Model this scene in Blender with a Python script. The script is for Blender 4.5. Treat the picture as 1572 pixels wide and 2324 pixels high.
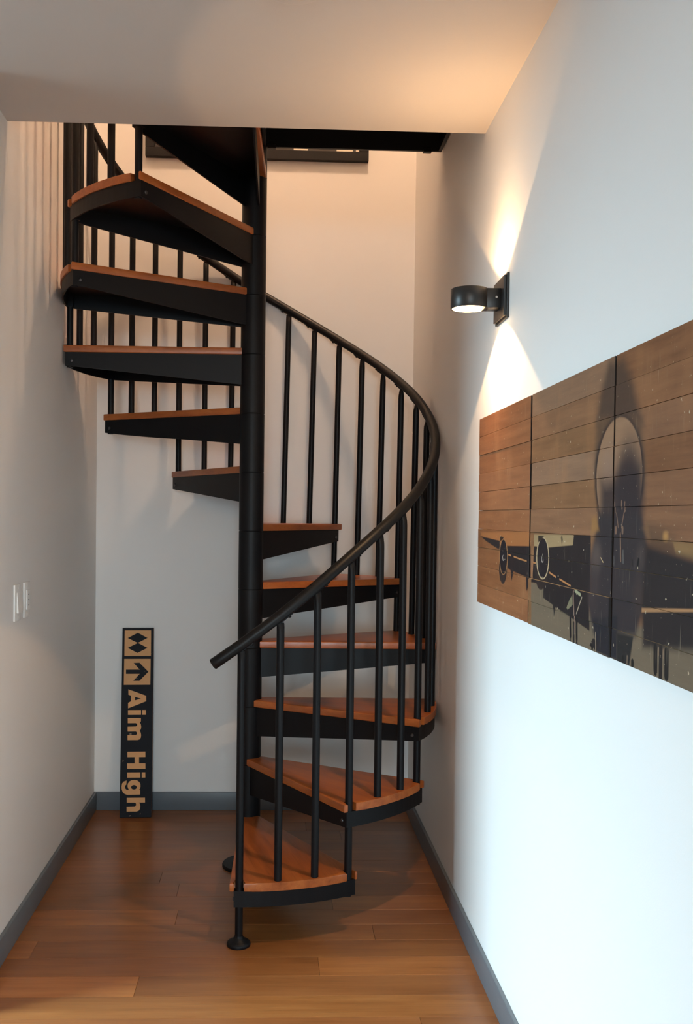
import bpy, bmesh, math, random
from mathutils import Vector, Matrix

for o in list(bpy.data.objects):
    bpy.data.objects.remove(o)
scene = bpy.context.scene
COL = scene.collection
PI = math.pi
R = math.radians
random.seed(7)

# ------------------------------------------------------------------ camera
IMG_W, IMG_H = 1572, 2324
FPX, CX, CY = 2195.7, 702.8, 1215.36          # focal length and principal point in pixels
YAW, PITCH, ROLL, EYE = 0.0362, -0.0198, 0.0117, 1.3851
cd = bpy.data.cameras.new('camera')
cam = bpy.data.objects.new('camera', cd)
COL.objects.link(cam)
cd.sensor_fit = 'VERTICAL'
cd.sensor_height = 36.0
cd.sensor_width = 36.0 * IMG_W / IMG_H
cd.lens = FPX * 36.0 / IMG_H
cd.shift_x = (IMG_W / 2 - CX) / IMG_H
cd.shift_y = (CY - IMG_H / 2) / IMG_H
cd.clip_start = 0.02
rt = Vector((math.cos(YAW), -math.sin(YAW), 0))
fw0 = Vector((math.sin(YAW), math.cos(YAW), 0))
up0 = Vector((0, 0, 1))
fw = math.cos(PITCH) * fw0 + math.sin(PITCH) * up0
up = -math.sin(PITCH) * fw0 + math.cos(PITCH) * up0
c_, s_ = math.cos(ROLL), math.sin(ROLL)
rt2, up2 = c_ * rt + s_ * up, -s_ * rt + c_ * up
m = Matrix((rt2, up2, -fw)).transposed().to_4x4()
m.translation = Vector((0, 0, EYE))
cam.matrix_world = m
scene.camera = cam

# ------------------------------------------------------------------ world, daylight, exposure
world = bpy.data.worlds.new('overcast_sky')
scene.world = world
world.use_nodes = True
bg = world.node_tree.nodes['Background']
bg.inputs['Color'].default_value = (0.62, 0.87, 1.0, 1)
bg.inputs['Strength'].default_value = 39.0
WIN = dict(x=-1.9, y0=2.00, y1=2.62, z0=0.05, z1=2.22)      # glazed opening of the room on the left
pl = bpy.data.lights.new('window_portal', 'AREA')
pl.shape = 'RECTANGLE'
pl.size = WIN['z1'] - WIN['z0']
pl.size_y = WIN['y1'] - WIN['y0']
pl.cycles.is_portal = True
po = bpy.data.objects.new('window_portal', pl)
COL.objects.link(po)
po.location = (WIN['x'] + 0.01, (WIN['y0'] + WIN['y1']) / 2, (WIN['z0'] + WIN['z1']) / 2)
po.rotation_euler = (0, -PI / 2, 0)                          # faces +x, into the room
FILL_WIN = dict(x0=-0.42, x1=0.50, z0=0.6, z1=2.05)               # unseen window, added in the wall behind the camera to light the niche
YF = -4.0                                                    # plane of that wall
pl2 = bpy.data.lights.new('window_portal', 'AREA')
pl2.shape = 'RECTANGLE'
pl2.size = FILL_WIN['x1'] - FILL_WIN['x0']
pl2.size_y = FILL_WIN['z1'] - FILL_WIN['z0']
pl2.cycles.is_portal = True
po2 = bpy.data.objects.new('window_portal', pl2)
COL.objects.link(po2)
po2.location = ((FILL_WIN['x0'] + FILL_WIN['x1']) / 2, YF + 0.01, (FILL_WIN['z0'] + FILL_WIN['z1']) / 2)
po2.rotation_euler = (PI / 2, 0, 0)                          # faces +y, towards the stairs
vs = scene.view_settings
vs.view_transform = 'Standard'
vs.look = 'None'
vs.gamma = 1.0
vs.use_curve_mapping = False
vs.exposure = 0.0
WARM = (1.0, 0.60, 0.29)

# ------------------------------------------------------------------ helpers: materials
def sr(r, g, b):
    return tuple(((v / 255 + .055) / 1.055) ** 2.4 if v / 255 > .04045 else v / 255 / 12.92 for v in (r, g, b))

class NT:
    def __init__(self, name):
        self.m = bpy.data.materials.new(name)
        self.m.use_nodes = True
        self.t = self.m.node_tree
        self.b = self.t.nodes['Principled BSDF']
    def n(self, kind, **kw):
        nd = self.t.nodes.new(kind)
        for k, v in kw.items():
            setattr(nd, k, v)
        return nd
    def set(self, sock, v):
        if isinstance(v, bpy.types.NodeSocket):
            self.t.links.new(v, sock)
        elif isinstance(v, tuple) and len(v) == 3 and sock.type == 'RGBA':
            sock.default_value = (*v, 1)
        else:
            sock.default_value = v
    def math(self, op, a, b=None, c=None, clamp=False):
        nd = self.n('ShaderNodeMath', operation=op, use_clamp=clamp)
        for i, v in enumerate((a, b, c)):
            if v is not None:
                self.set(nd.inputs[i], v)
        return nd.outputs[0]
    def mix(self, f, a, b, mode='MIX'):
        nd = self.n('ShaderNodeMix', data_type='RGBA', blend_type=mode)
        self.set(nd.inputs[0], f)
        self.set(nd.inputs[6], a)
        self.set(nd.inputs[7], b)
        return nd.outputs[2]
    def noise(self, vec, scale, detail=4, rough=.55):
        nd = self.n('ShaderNodeTexNoise')
        self.set(nd.inputs['Vector'], vec)
        nd.inputs['Scale'].default_value = scale
        nd.inputs['Detail'].default_value = detail
        nd.inputs['Roughness'].default_value = rough
        return nd.outputs['Fac']
    def ramp(self, f, stops):
        nd = self.n('ShaderNodeValToRGB')
        cr = nd.color_ramp
        while len(cr.elements) < len(stops):
            cr.elements.new(.5)
        for e, (p, c) in zip(cr.elements, stops):
            e.position = p
            e.color = (*c, 1)
        self.set(nd.inputs[0], f)
        return nd.outputs[0]
    def maprange(self, v, a, b, c=0., d=1., smooth=False):
        nd = self.n('ShaderNodeMapRange', interpolation_type='SMOOTHSTEP' if smooth else 'LINEAR')
        for i, x in enumerate((v, a, b, c, d)):
            self.set(nd.inputs[i], x)
        return nd.outputs[0]
    def mapping(self, vec, scale=(1, 1, 1), rot=(0, 0, 0), loc=(0, 0, 0)):
        nd = self.n('ShaderNodeMapping')
        self.set(nd.inputs[0], vec)
        nd.inputs['Location'].default_value = loc
        nd.inputs['Rotation'].default_value = rot
        nd.inputs['Scale'].default_value = scale
        return nd.outputs[0]
    def obj_co(self):
        return self.n('ShaderNodeTexCoord').outputs['Object']
    def out(self, col=None, rough=.5, metal=0., spec=.5, bump=None, bump_d=.001):
        if col is not None:
            self.set(self.b.inputs['Base Color'], col)
        self.set(self.b.inputs['Roughness'], rough)
        self.b.inputs['Metallic'].default_value = metal
        self.b.inputs['Specular IOR Level'].default_value = spec
        if bump is not None:
            bp = self.n('ShaderNodeBump')
            bp.inputs['Strength'].default_value = .6
            bp.inputs['Distance'].default_value = bump_d
            self.set(bp.inputs['Height'], bump)
            self.t.links.new(bp.outputs[0], self.b.inputs['Normal'])
        return self.m

def plain(name, col, rough=.5, metal=0., spec=.5, var=.06, scale=6., bump=0.):
    t = NT(name)
    co = t.obj_co()
    f = t.noise(co, scale)
    c = t.mix(f, tuple(v * (1 - var) for v in col), tuple(min(1, v * (1 + var)) for v in col))
    return t.out(c, rough, metal, spec, t.noise(co, 260, 3) if bump else None, bump)

def emissive(name, col, strength):
    t = NT(name)
    t.b.inputs['Base Color'].default_value = (*col, 1)
    t.b.inputs['Emission Color'].default_value = (*col, 1)
    t.b.inputs['Emission Strength'].default_value = strength
    return t.m

def wood_mat(name, dark, mid, light, along, rough, use_tint=False, scale=1., bump=.0004, spec=.5):
    """oak: long grain; along = rotation about z that turns the grain direction onto x"""
    t = NT(name)
    co = t.obj_co()
    info = t.n('ShaderNodeObjectInfo')
    off = t.n('ShaderNodeCombineXYZ')
    t.set(off.inputs[0], t.math('MULTIPLY', info.outputs['Random'], 37.0))
    t.set(off.inputs[1], t.math('MULTIPLY', info.outputs['Random'], 11.0))
    add = t.n('ShaderNodeVectorMath', operation='ADD')
    t.set(add.inputs[0], co)
    t.set(add.inputs[1], off.outputs[0])
    v = t.mapping(add.outputs[0], rot=(0, 0, along))
    v1 = t.mapping(v, scale=(2.2 * scale, 26 * scale, 26 * scale))
    v2 = t.mapping(v, scale=(6 * scale, 190 * scale, 190 * scale))
    v3 = t.mapping(v, scale=(1.1 * scale, 5 * scale, 5 * scale))
    broad = t.noise(v3, 1.0, 3)
    ring = t.noise(v1, 1.0, 6, .6)
    fine = t.noise(v2, 1.0, 3, .7)
    f = t.math('ADD', t.math('MULTIPLY', ring, .62), t.math('MULTIPLY', broad, .38))
    col = t.ramp(f, [(.28, dark), (.5, mid), (.72, light)])
    pore = t.maprange(fine, .28, .46, .76, 1.)
    mul = t.n('ShaderNodeMix', data_type='RGBA', blend_type='MULTIPLY')
    t.set(mul.inputs[0], 1.0)
    t.set(mul.inputs[6], col)
    t.set(mul.inputs[7], pore)
    c = mul.outputs[2]
    if use_tint:
        c = t.mix(1.0, c, info.outputs['Color'], 'MULTIPLY')
    rg = t.maprange(ring, .2, .8, rough * .9, rough * 1.15)
    return t.out(c, rg, 0, spec, fine, bump)

M = {}
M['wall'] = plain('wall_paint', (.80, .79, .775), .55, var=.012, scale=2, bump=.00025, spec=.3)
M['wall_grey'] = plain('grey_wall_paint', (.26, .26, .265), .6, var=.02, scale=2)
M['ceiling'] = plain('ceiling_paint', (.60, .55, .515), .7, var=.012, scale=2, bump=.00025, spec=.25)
M['base'] = plain('grey_trim_paint', (.125, .145, .165), .38, var=.05, scale=4)
M['steel'] = plain('black_powder_coat', (.0036, .0039, .0052), .48, var=.15, scale=9, bump=.00012, spec=.22)
M['rail'] = plain('black_rail_vinyl', (.005, .0052, .006), .45, var=.12, scale=9, spec=.26)
M['bolt'] = plain('dull_zinc', (.10, .10, .105), .4, .8)
M['white_plastic'] = plain('white_plastic', (.82, .81, .78), .35, var=.01)
M['slot'] = plain('dark_slot', (.05, .05, .05), .6)
M['tread'] = wood_mat('oak_tread', sr(122, 60, 25), sr(166, 90, 41), sr(190, 114, 56), PI / 2 - R(15), .32)
M['floor'] = wood_mat('oak_floor', sr(124, 75, 38), sr(150, 94, 50), sr(170, 114, 65), 0, .30, True)
M['subfloor'] = plain('subfloor_dark', sr(48, 28, 16), .8)
M['sconce'] = plain('sconce_black', (.016, .0155, .015), .38, var=.08)
M['reflector'] = plain('sconce_reflector', (.9, .88, .84), .3, var=.01)
M['frame'] = plain('black_frame', (.008, .0075, .008), .55, spec=.2)

# ------------------------------------------------------------------ helpers: objects
def link(name, me, mats, parent=None):
    o = bpy.data.objects.new(name, me)
    COL.objects.link(o)
    if mats is not None:
        for mm in (mats if isinstance(mats, (list, tuple)) else [mats]):
            me.materials.append(mm)
    if parent:
        o.parent = parent
    return o

def to_mesh(bm, name, smooth=False, angle=None):
    bmesh.ops.recalc_face_normals(bm, faces=bm.faces[:])
    me = bpy.data.meshes.new(name)
    bm.to_mesh(me)
    bm.free()
    if smooth:
        for p in me.polygons:
            p.use_smooth = True
        if angle:
            me.set_sharp_from_angle(angle=angle)
    return me

def box(bm, lo, hi, bev=0., seg=1):
    lo, hi = Vector(lo), Vector(hi)
    mt = Matrix.Translation((lo + hi) / 2) @ Matrix.Diagonal((*(hi - lo), 1))
    vsn = bmesh.ops.create_cube(bm, size=1, matrix=mt)['verts']
    if bev > 0:
        es = list({e for v in vsn for e in v.link_edges})
        bmesh.ops.bevel(bm, geom=es, offset=bev, segments=seg, affect='EDGES', profile=.5)

def boxes(name, lst, mat, parent=None, bev=0., seg=1):
    bm = bmesh.new()
    for lo, hi in lst:
        box(bm, lo, hi, bev, seg)
    return link(name, to_mesh(bm, name, bev > 0, R(35)), mat, parent)

def lathe(bm, prof, n=24, center=(0, 0), close=True):
    """profile of (radius, z); radius 0 closes to a point"""
    rings = []
    for r, z in prof:
        if r <= 1e-6:
            rings.append([bm.verts.new((center[0], center[1], z))])
        else:
            rings.append([bm.verts.new((center[0] + r * math.cos(2 * PI * i / n), center[1] + r * math.sin(2 * PI * i / n), z)) for i in range(n)])
    for a, b in zip(rings, rings[1:]):
        for i in range(n):
            j = (i + 1) % n
            if len(a) == 1 and len(b) == 1:
                continue
            if len(a) == 1:
                bm.faces.new((a[0], b[i], b[j]))
            elif len(b) == 1:
                bm.faces.new((a[i], a[j], b[0]))
            else:
                bm.faces.new((a[i], a[j], b[j], b[i]))
    if close:
        for rg, rev in ((rings[0], True), (rings[-1], False)):
            if len(rg) > 1:
                bm.faces.new(rg[::-1] if rev else rg)
    return rings

def sweep(bm, pts, rad, n=12, side=Vector((0, 0, 1)), caps=True):
    """round tube along points; rad may be a list"""
    rings = []
    N = len(pts)
    for i, p in enumerate(pts):
        d = (pts[min(i + 1, N - 1)] - pts[max(i - 1, 0)]).normalized()
        a = d.cross(side).normalized()
        b = a.cross(d).normalized()
        r = rad[i] if isinstance(rad, (list, tuple)) else rad
        rings.append([bm.verts.new(p + r * (math.cos(2 * PI * k / n) * a + math.sin(2 * PI * k / n) * b)) for k in range(n)])
    for a, b in zip(rings, rings[1:]):
        for k in range(n):
            j = (k + 1) % n
            bm.faces.new((a[k], a[j], b[j], b[k]))
    if caps:
        bm.faces.new(rings[0][::-1])
        bm.faces.new(rings[-1])

def prism(bm, pts, z0, z1):
    """vertical extrusion of a flat outline"""
    lo = [bm.verts.new((x, y, z0)) for x, y in pts]
    hi = [bm.verts.new((x, y, z1)) for x, y in pts]
    n = len(pts)
    bm.faces.new(hi)
    bm.faces.new(lo[::-1])
    for i in range(n):
        j = (i + 1) % n
        bm.faces.new((lo[i], lo[j], hi[j], hi[i]))
    return lo, hi

def empty(name, loc=(0, 0, 0)):
    o = bpy.data.objects.new(name, None)
    o.empty_display_size = .1
    COL.objects.link(o)
    o.location = loc
    return o

def tag(o, label, cat, group=None):
    o['label'] = label
    o['category'] = cat
    if group:
        o['group'] = group
    return o

def struct(o):
    o['kind'] = 'structure'
    return o

# ------------------------------------------------------------------ the room
XL, XR, YB = -0.8318, 0.6419, 4.5419          # left wall, right wall, back wall
ZC, YS = 2.5843, 3.0183                        # ceiling height and front edge of the stairwell opening
ZF2 = 2.955                                    # upper floor level
YW = 2.66                                      # the left wall ends here; the room opens to the left
XW = WIN['x']
TOP = 5.30

floor = struct(boxes('floor', [((XW - .1, YF - .1, -.10), (XR + .1, YB + .1, -.014))], M['subfloor']))
BW = .122
fixed = {2: [-.3226], 1: [.344], -2: [-.391], -4: [.416], 0: [-.75], -1: [.15], 3: [.22], 5: [-.42], 7: [-.05], 9: [.3]}
tints = {}
k0 = int(math.floor((YF - 3.012) / BW))
k1 = int(math.ceil((YB - 3.012) / BW))
for k in range(k0, k1 + 1):
    ya, yb_ = 3.012 + k * BW, 3.012 + (k + 1) * BW
    ya, yb_ = max(ya, YF), min(yb_, YB)
    if yb_ - ya < .01:
        continue
    xa = XL if ya >= YW - .13 else XW
    if k in fixed:
        js = list(fixed[k])
    else:
        js = [random.uniform(-.7, .6)] if random.random() < .55 else []
    if xa < XL:
        x = XL - random.uniform(.2, 1.1)
        while x > XW + .4:
            js.append(x)
            x -= random.uniform(.9, 1.6)
    xs = sorted([xa] + js + [XR])
    for x0, x1 in zip(xs, xs[1:]):
        bm = bmesh.new()
        box(bm, (x0 + .0004, ya + .0004, -.014), (x1 - .0004, yb_ - .0004, 0), .0006)
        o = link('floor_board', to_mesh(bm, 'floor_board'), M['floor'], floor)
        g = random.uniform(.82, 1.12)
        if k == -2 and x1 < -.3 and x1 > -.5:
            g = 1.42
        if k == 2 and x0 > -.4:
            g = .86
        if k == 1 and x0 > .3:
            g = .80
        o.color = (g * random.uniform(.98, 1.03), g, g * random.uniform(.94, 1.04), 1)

T = .12
struct(boxes('wall_right', [((XR, YF, -.1), (XR + T, YB + T, TOP))], M['wall']))
struct(boxes('wall_back', [((XL - T, YB, -.1), (XR, YB + T, TOP))], M['wall']))
struct(boxes('wall_left', [((XL - T, YW, -.1), (XL, YB, TOP))], M['wall']))
struct(boxes('wall_partition', [((XW, YW, -.1), (XL - T, YW + T, ZC))], M['wall_grey']))
struct(boxes('wall_front', [
    ((XW, YF - T, -.1), (FILL_WIN['x0'], YF, ZC)), ((FILL_WIN['x1'], YF - T, -.1), (XR + T, YF, ZC)),
    ((FILL_WIN['x0'], YF - T, -.1), (FILL_WIN['x1'], YF, FILL_WIN['z0'])), ((FILL_WIN['x0'], YF - T, FILL_WIN['z1']), (FILL_WIN['x1'], YF, ZC))], M['wall_grey']))
struct(boxes('fill_window', [
    ((FILL_WIN['x0'], YF - .09, FILL_WIN['z0']), (FILL_WIN['x0'] + .04, YF - .03, FILL_WIN['z1'])),
    ((FILL_WIN['x1'] - .04, YF - .09, FILL_WIN['z0']), (FILL_WIN['x1'], YF - .03, FILL_WIN['z1'])),
    ((FILL_WIN['x0'] + .04, YF - .09, FILL_WIN['z0']), (FILL_WIN['x1'] - .04, YF - .03, FILL_WIN['z0'] + .04)),
    ((FILL_WIN['x0'] + .04, YF - .09, FILL_WIN['z1'] - .04), (FILL_WIN['x1'] - .04, YF - .03, FILL_WIN['z1']))], M['base']))
struct(boxes('wall_window', [
    ((XW - T, YF - T, -.1), (XW, WIN['y0'], ZC)),
    ((XW - T, WIN['y1'], -.1), (XW, YW + T, ZC)),
    ((XW - T, WIN['y0'], WIN['z1']), (XW, WIN['y1'], ZC)),
    ((XW - T, WIN['y0'], -.1), (XW, WIN['y1'], WIN['z0']))], M['wall_grey']))
wf = struct(boxes('window_1', [
    ((XW - .09, WIN['y0'], WIN['z0']), (XW - .03, WIN['y0'] + .05, WIN['z1'])),
    ((XW - .09, WIN['y1'] - .05, WIN['z0']), (XW - .03, WIN['y1'], WIN['z1'])),
    ((XW - .09, WIN['y0'] + .05, WIN['z0']), (XW - .03, WIN['y1'] - .05, WIN['z0'] + .05)),
    ((XW - .09, WIN['y0'] + .05, WIN['z1'] - .05), (XW - .03, WIN['y1'] - .05, WIN['z1']))], M['base']))
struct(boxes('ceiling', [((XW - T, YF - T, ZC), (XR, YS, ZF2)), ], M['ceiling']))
struct(boxes('ground_terrace', [((XW - 14, -16, -.25), (XW - T, 12, -.12)), ((XW - T, -16, -.25), (10, YF - T, -.12))], plain('terrace_stone', (.06, .058, .054), .8)))
# upper storey seen through the opening
YU = .6
struct(boxes('wall_upper_left', [((XL - T, YU, ZF2), (XL, YW, TOP))], M['wall']))
struct(boxes('wall_upper_front', [((XL - T, YU - T, ZF2), (XR, YU, TOP))], M['wall']))
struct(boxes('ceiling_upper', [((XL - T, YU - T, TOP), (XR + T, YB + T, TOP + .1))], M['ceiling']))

def baseboard(name, lo, hi, axis):
    """painted board with an eased top edge"""
    bm = bmesh.new()
    box(bm, lo, hi, .0025, 2)
    return struct(link(name, to_mesh(bm, name, True, R(40)), M['base']))
BT, BH = .0125, .085
baseboard('baseboard_left', (XL, YW, 0), (XL + BT, YB, BH), 1)
baseboard('baseboard_back', (XL + BT, YB - BT, 0), (XR - BT, YB, BH), 0)
baseboard('baseboard_right', (XR - BT, YF, 0), (XR, YB, BH), 1)

# ------------------------------------------------------------------ spiral staircase
PX, PY, RB = -0.0934, 3.8119, 0.7127           # pole axis, baluster circle
A0 = -0.012                                    # angle of the first baluster (0 = towards the camera, counter-clockwise)
RISE, DZ = .229, .0219
zt = lambda k: k * RISE - DZ                   # top of tread k
RW, RS, RP = .7325, .7265, .048                # wood edge, steel edge, pole radius
WT = .027
st = tag(empty('spiral_staircase', (PX, PY, 0)), 'black steel spiral staircase with orange oak treads winding up around a pole', 'staircase')

def pol(r, a):
    return Vector((r * math.sin(a), -r * math.cos(a), 0))

# centre pole with stacked sleeves
bm = bmesh.new()
lathe(bm, [(.043, 0), (.043, 3.9), (0, 3.9)], 32)
pole = link('center_pole', to_mesh(bm, 'center_pole', True, R(40)), M['steel'], st)
bm = bmesh.new()
lathe(bm, [(RP - .0015, -RISE / 2 + .0004), (RP, -RISE / 2 + .0020), (RP, RISE / 2 - .0020), (RP - .0015, RISE / 2 - .0004)], 40, close=False)
sleeve_me = to_mesh(bm, 'pole_sleeve', True, R(35))
sleeve_me.materials.append(M['steel'])
for k in range(1, 17):
    o = bpy.data.objects.new('pole_sleeve', sleeve_me)
    COL.objects.link(o)
    o.parent = pole
    o.location = (0, 0, zt(k) - WT - RISE / 2)
bm = bmesh.new()
lathe(bm, [(.100, 0), (.100, .008), (.097, .012), (.060, .0135), (.052, .030), (.049, .032)], 40)
link('base_plate', to_mesh(bm, 'base_plate', True, R(35)), M['steel'], pole)

# tread: steel pan + oak board (one mesh each, shared)
def on_arc(r, x=None, off=None, ang=None):
    """point on circle r at signed distance off from the radial line at angle ang"""
    u, t = pol(1, ang), Vector((math.cos(ang), math.sin(ang), 0))
    return u * math.sqrt(r * r - off * off) + t * off
S30 = R(30)
D1, D2, NS = -.030, .024, .0165
def rad_pt(s, off, ang):
    return pol(s, ang) + Vector((math.cos(ang), math.sin(ang), 0)) * off
def make_board(D2, D2P):
    out = []
    ri = RP + .001
    out.append(rad_pt(ri * .82, D1, 0))
    out.append(on_arc(RW, off=D1, ang=0))
    out.append(on_arc(RW, off=-NS, ang=0))
    out.append(rad_pt(RB - .016, -NS, 0))
    out.append(rad_pt(RB - .016, NS, 0))
    a_s = math.asin(NS / RW)
    out.append(pol(RW, a_s))
    for i in range(1, 12):
        a = a_s + (S30 - 2 * a_s) * i / 12
        out.append(pol(RW, a))
    out.append(pol(RW, S30 - a_s))
    out.append(rad_pt(RB - .016, -NS, S30))
    out.append(rad_pt(RB - .016, NS, S30))
    out.append(on_arc(RW, off=NS, ang=S30))
    out.append(on_arc(RW, off=D2, ang=S30))
    out.append(rad_pt(ri * .86 if D2P < .03 else .006, D2P, S30))
    for i in range(1, 6):
        out.append(pol(ri, S30 * ((1.35 if D2P < .03 else 3.4) - (1.75 if D2P < .03 else 3.8) * i / 6)))
    bm = bmesh.new()
    lo, hi = prism(bm, [(p.x, p.y) for p in out], -WT, 0)
    bm.edges.ensure_lookup_table()
    es = [e for e in bm.edges if abs(e.verts[0].co.z - e.verts[1].co.z) < 1e-6]
    bmesh.ops.bevel(bm, geom=es, offset=.0052, segments=3, affect='EDGES', profile=.5, clamp_overlap=True)
    me = to_mesh(bm, 'tread_board', True, R(50))
    me.materials.append(M['tread'])
    return me
board_me = make_board(D2, D2)
last_board_me = make_board(.026, .047)                # the top tread laps under the landing

def plate_along(bm, ang, off, th, r0, r1, h0, h1, zt_):
    """upright flange along a radial line, deeper at the pole (h0) than at the tip (h1)"""
    vv = []
    for o_ in (off - th / 2, off + th / 2):
        for r_, z_ in ((r0, 0), (r1, 0), (r1, -h1), (r0, -h0)):
            p = rad_pt(r_, o_, ang)
            vv.append(bm.verts.new((p.x, p.y, zt_ + z_)))
    for f in ((0, 1, 2, 3), (7, 6, 5, 4), (0, 4, 5, 1), (1, 5, 6, 2), (2, 6, 7, 3), (3, 7, 4, 0)):
        bm.faces.new([vv[i] for i in f])
bm = bmesh.new()
ZT = -WT
TH, HP, HT = .006, .116, .052
OF1, OF2 = -.014, .018
plate_along(bm, 0, OF1, TH, RP * .9, math.sqrt(RS ** 2 - OF1 ** 2), HP, HT, ZT)
plate_along(bm, S30, OF2, TH, RP * .9, math.sqrt(RS ** 2 - OF2 ** 2), HP, HT, ZT)
# curved outer flange
a_a, a_b = math.asin((OF1 - TH / 2) / RS), S30 + math.asin((OF2 + TH / 2) / RS)
NA = 14
prev = None
for i in range(NA + 1):
    a = a_a + (a_b - a_a) * i / NA
    q = [bm.verts.new((*pol(r_, a).xy, ZT + z_)) for r_, z_ in ((RS, 0), (RS, -HT), (RS - TH, -HT), (RS - TH, 0))]
    if prev:
        for j in range(4):
            bm.faces.new((prev[j], prev[(j + 1) % 4], q[(j + 1) % 4], q[j]))
    else:
        bm.faces.new(q)
    prev = q
bm.faces.new(prev[::-1])
# top sheet
pan = [rad_pt(RP * .8, OF1, 0)] + [pol(RS - .001, a_a + (a_b - a_a) * i / NA) for i in range(NA + 1)] + [rad_pt(RP * .8, OF2, S30)]
prism(bm, [(p.x, p.y) for p in pan], ZT - .004, ZT - .0002)
# upright sockets that hold the corner balusters
for ang in (0, S30):
    p = pol(RB, ang)
    for (dx, dy) in ((-1, 0), (1, 0)):
        pass
    mt = Matrix.Translation((p.x, p.y, ZT - HT / 2)) @ Matrix.Rotation(ang, 4, 'Z') @ Matrix.Diagonal((.030, .027, HT, 1))
    bmesh.ops.create_cube(bm, size=1, matrix=mt)
tread_me = to_mesh(bm, 'tread', False)
tread_me.materials.append(M['steel'])
bm = bmesh.new()
lathe(bm, [(.0065, 0), (.0065, .0022), (.0045, .0045), (0, .005)], 10)
bolt_me = to_mesh(bm, 'bolt', True, R(40))
bolt_me.materials.append(M['bolt'])
for k in range(1, 13):
    o = bpy.data.objects.new('tread', tread_me)
    COL.objects.link(o)
    o.parent = st
    o.location = (0, 0, zt(k))
    o.rotation_euler = (0, 0, A0 + S30 * (k - 1))
    b = bpy.data.objects.new('tread_board', last_board_me if k == 12 else board_me)
    COL.objects.link(b)
    b.parent = o
    b['label'] = 'orange oak tread board'
    for ang, off, sgn in ((0, OF1 - TH / 2, -1), (S30, OF2 + TH / 2, 1)):
        p = rad_pt(RB - .012, off, ang)
        q = bpy.data.objects.new('bolt', bolt_me)
        COL.objects.link(q)
        q.parent = o
        q.location = (p.x, p.y, ZT - .034)
        q.rotation_euler = (0, sgn * PI / 2, ang) if True else (0, 0, 0)
        q.rotation_euler = Matrix.Rotation(ang, 3, 'Z').to_4x4().to_euler() if False else (Matrix.Rotation(ang, 4, 'Z') @ Matrix.Rotation(sgn * PI / 2, 4, 'Y')).to_euler()

# handrail: measured heights at the first balusters, then a steady helix
RZ = [(-.72, .909), (0, .972), (1, 1.064), (2, 1.163), (3, 1.262), (4, 1.347), (5, 1.422), (6, 1.500)]
def rail_z(n):
    if n >= 6:
        return 1.0422 + n * RISE / 3
    for (a, za), (b, zb) in zip(RZ, RZ[1:]):
        if n <= b:
            return za + (zb - za) * (n - a) / (b - a)
def lean(n):
    """small angular lag of the baluster tops (the rail sits a little back along the far side)"""
    return -R(1.3) * max(0, min(1, (n - 8) / 3)) * max(0, min(1, (20 - n) / 3))
def bal_ang(n):
    return A0 + R(10) * n
rail_pts = []
n = -.72
while n <= 36.01:
    zs = (rail_z(max(-.72, n - .7)) + rail_z(n) + rail_z(min(40, n + .7))) / 3 if n > 0.2 else rail_z(n)
    p = pol(RB + .002, bal_ang(n) + lean(n))
    if n < 0:
        q0, q1 = pol(RB + .002, bal_ang(0)), pol(RB + .002, bal_ang(.3))
        p = q0 + (q1 - q0) * (n / .3)
    rail_pts.append(Vector((p.x, p.y, zs)))
    n += .25
bm = bmesh.new()
d0 = (rail_pts[0] - rail_pts[1]).normalized()
rr = .0185
pts = [rail_pts[0] + d0 * .004, rail_pts[0] + d0 * .0025] + rail_pts
sweep(bm, pts, [rr * .72, rr * .93] + [rr] * len(rail_pts), 20)
link('handrail', to_mesh(bm, 'handrail', True, R(60)), M['rail'], st)

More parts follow.
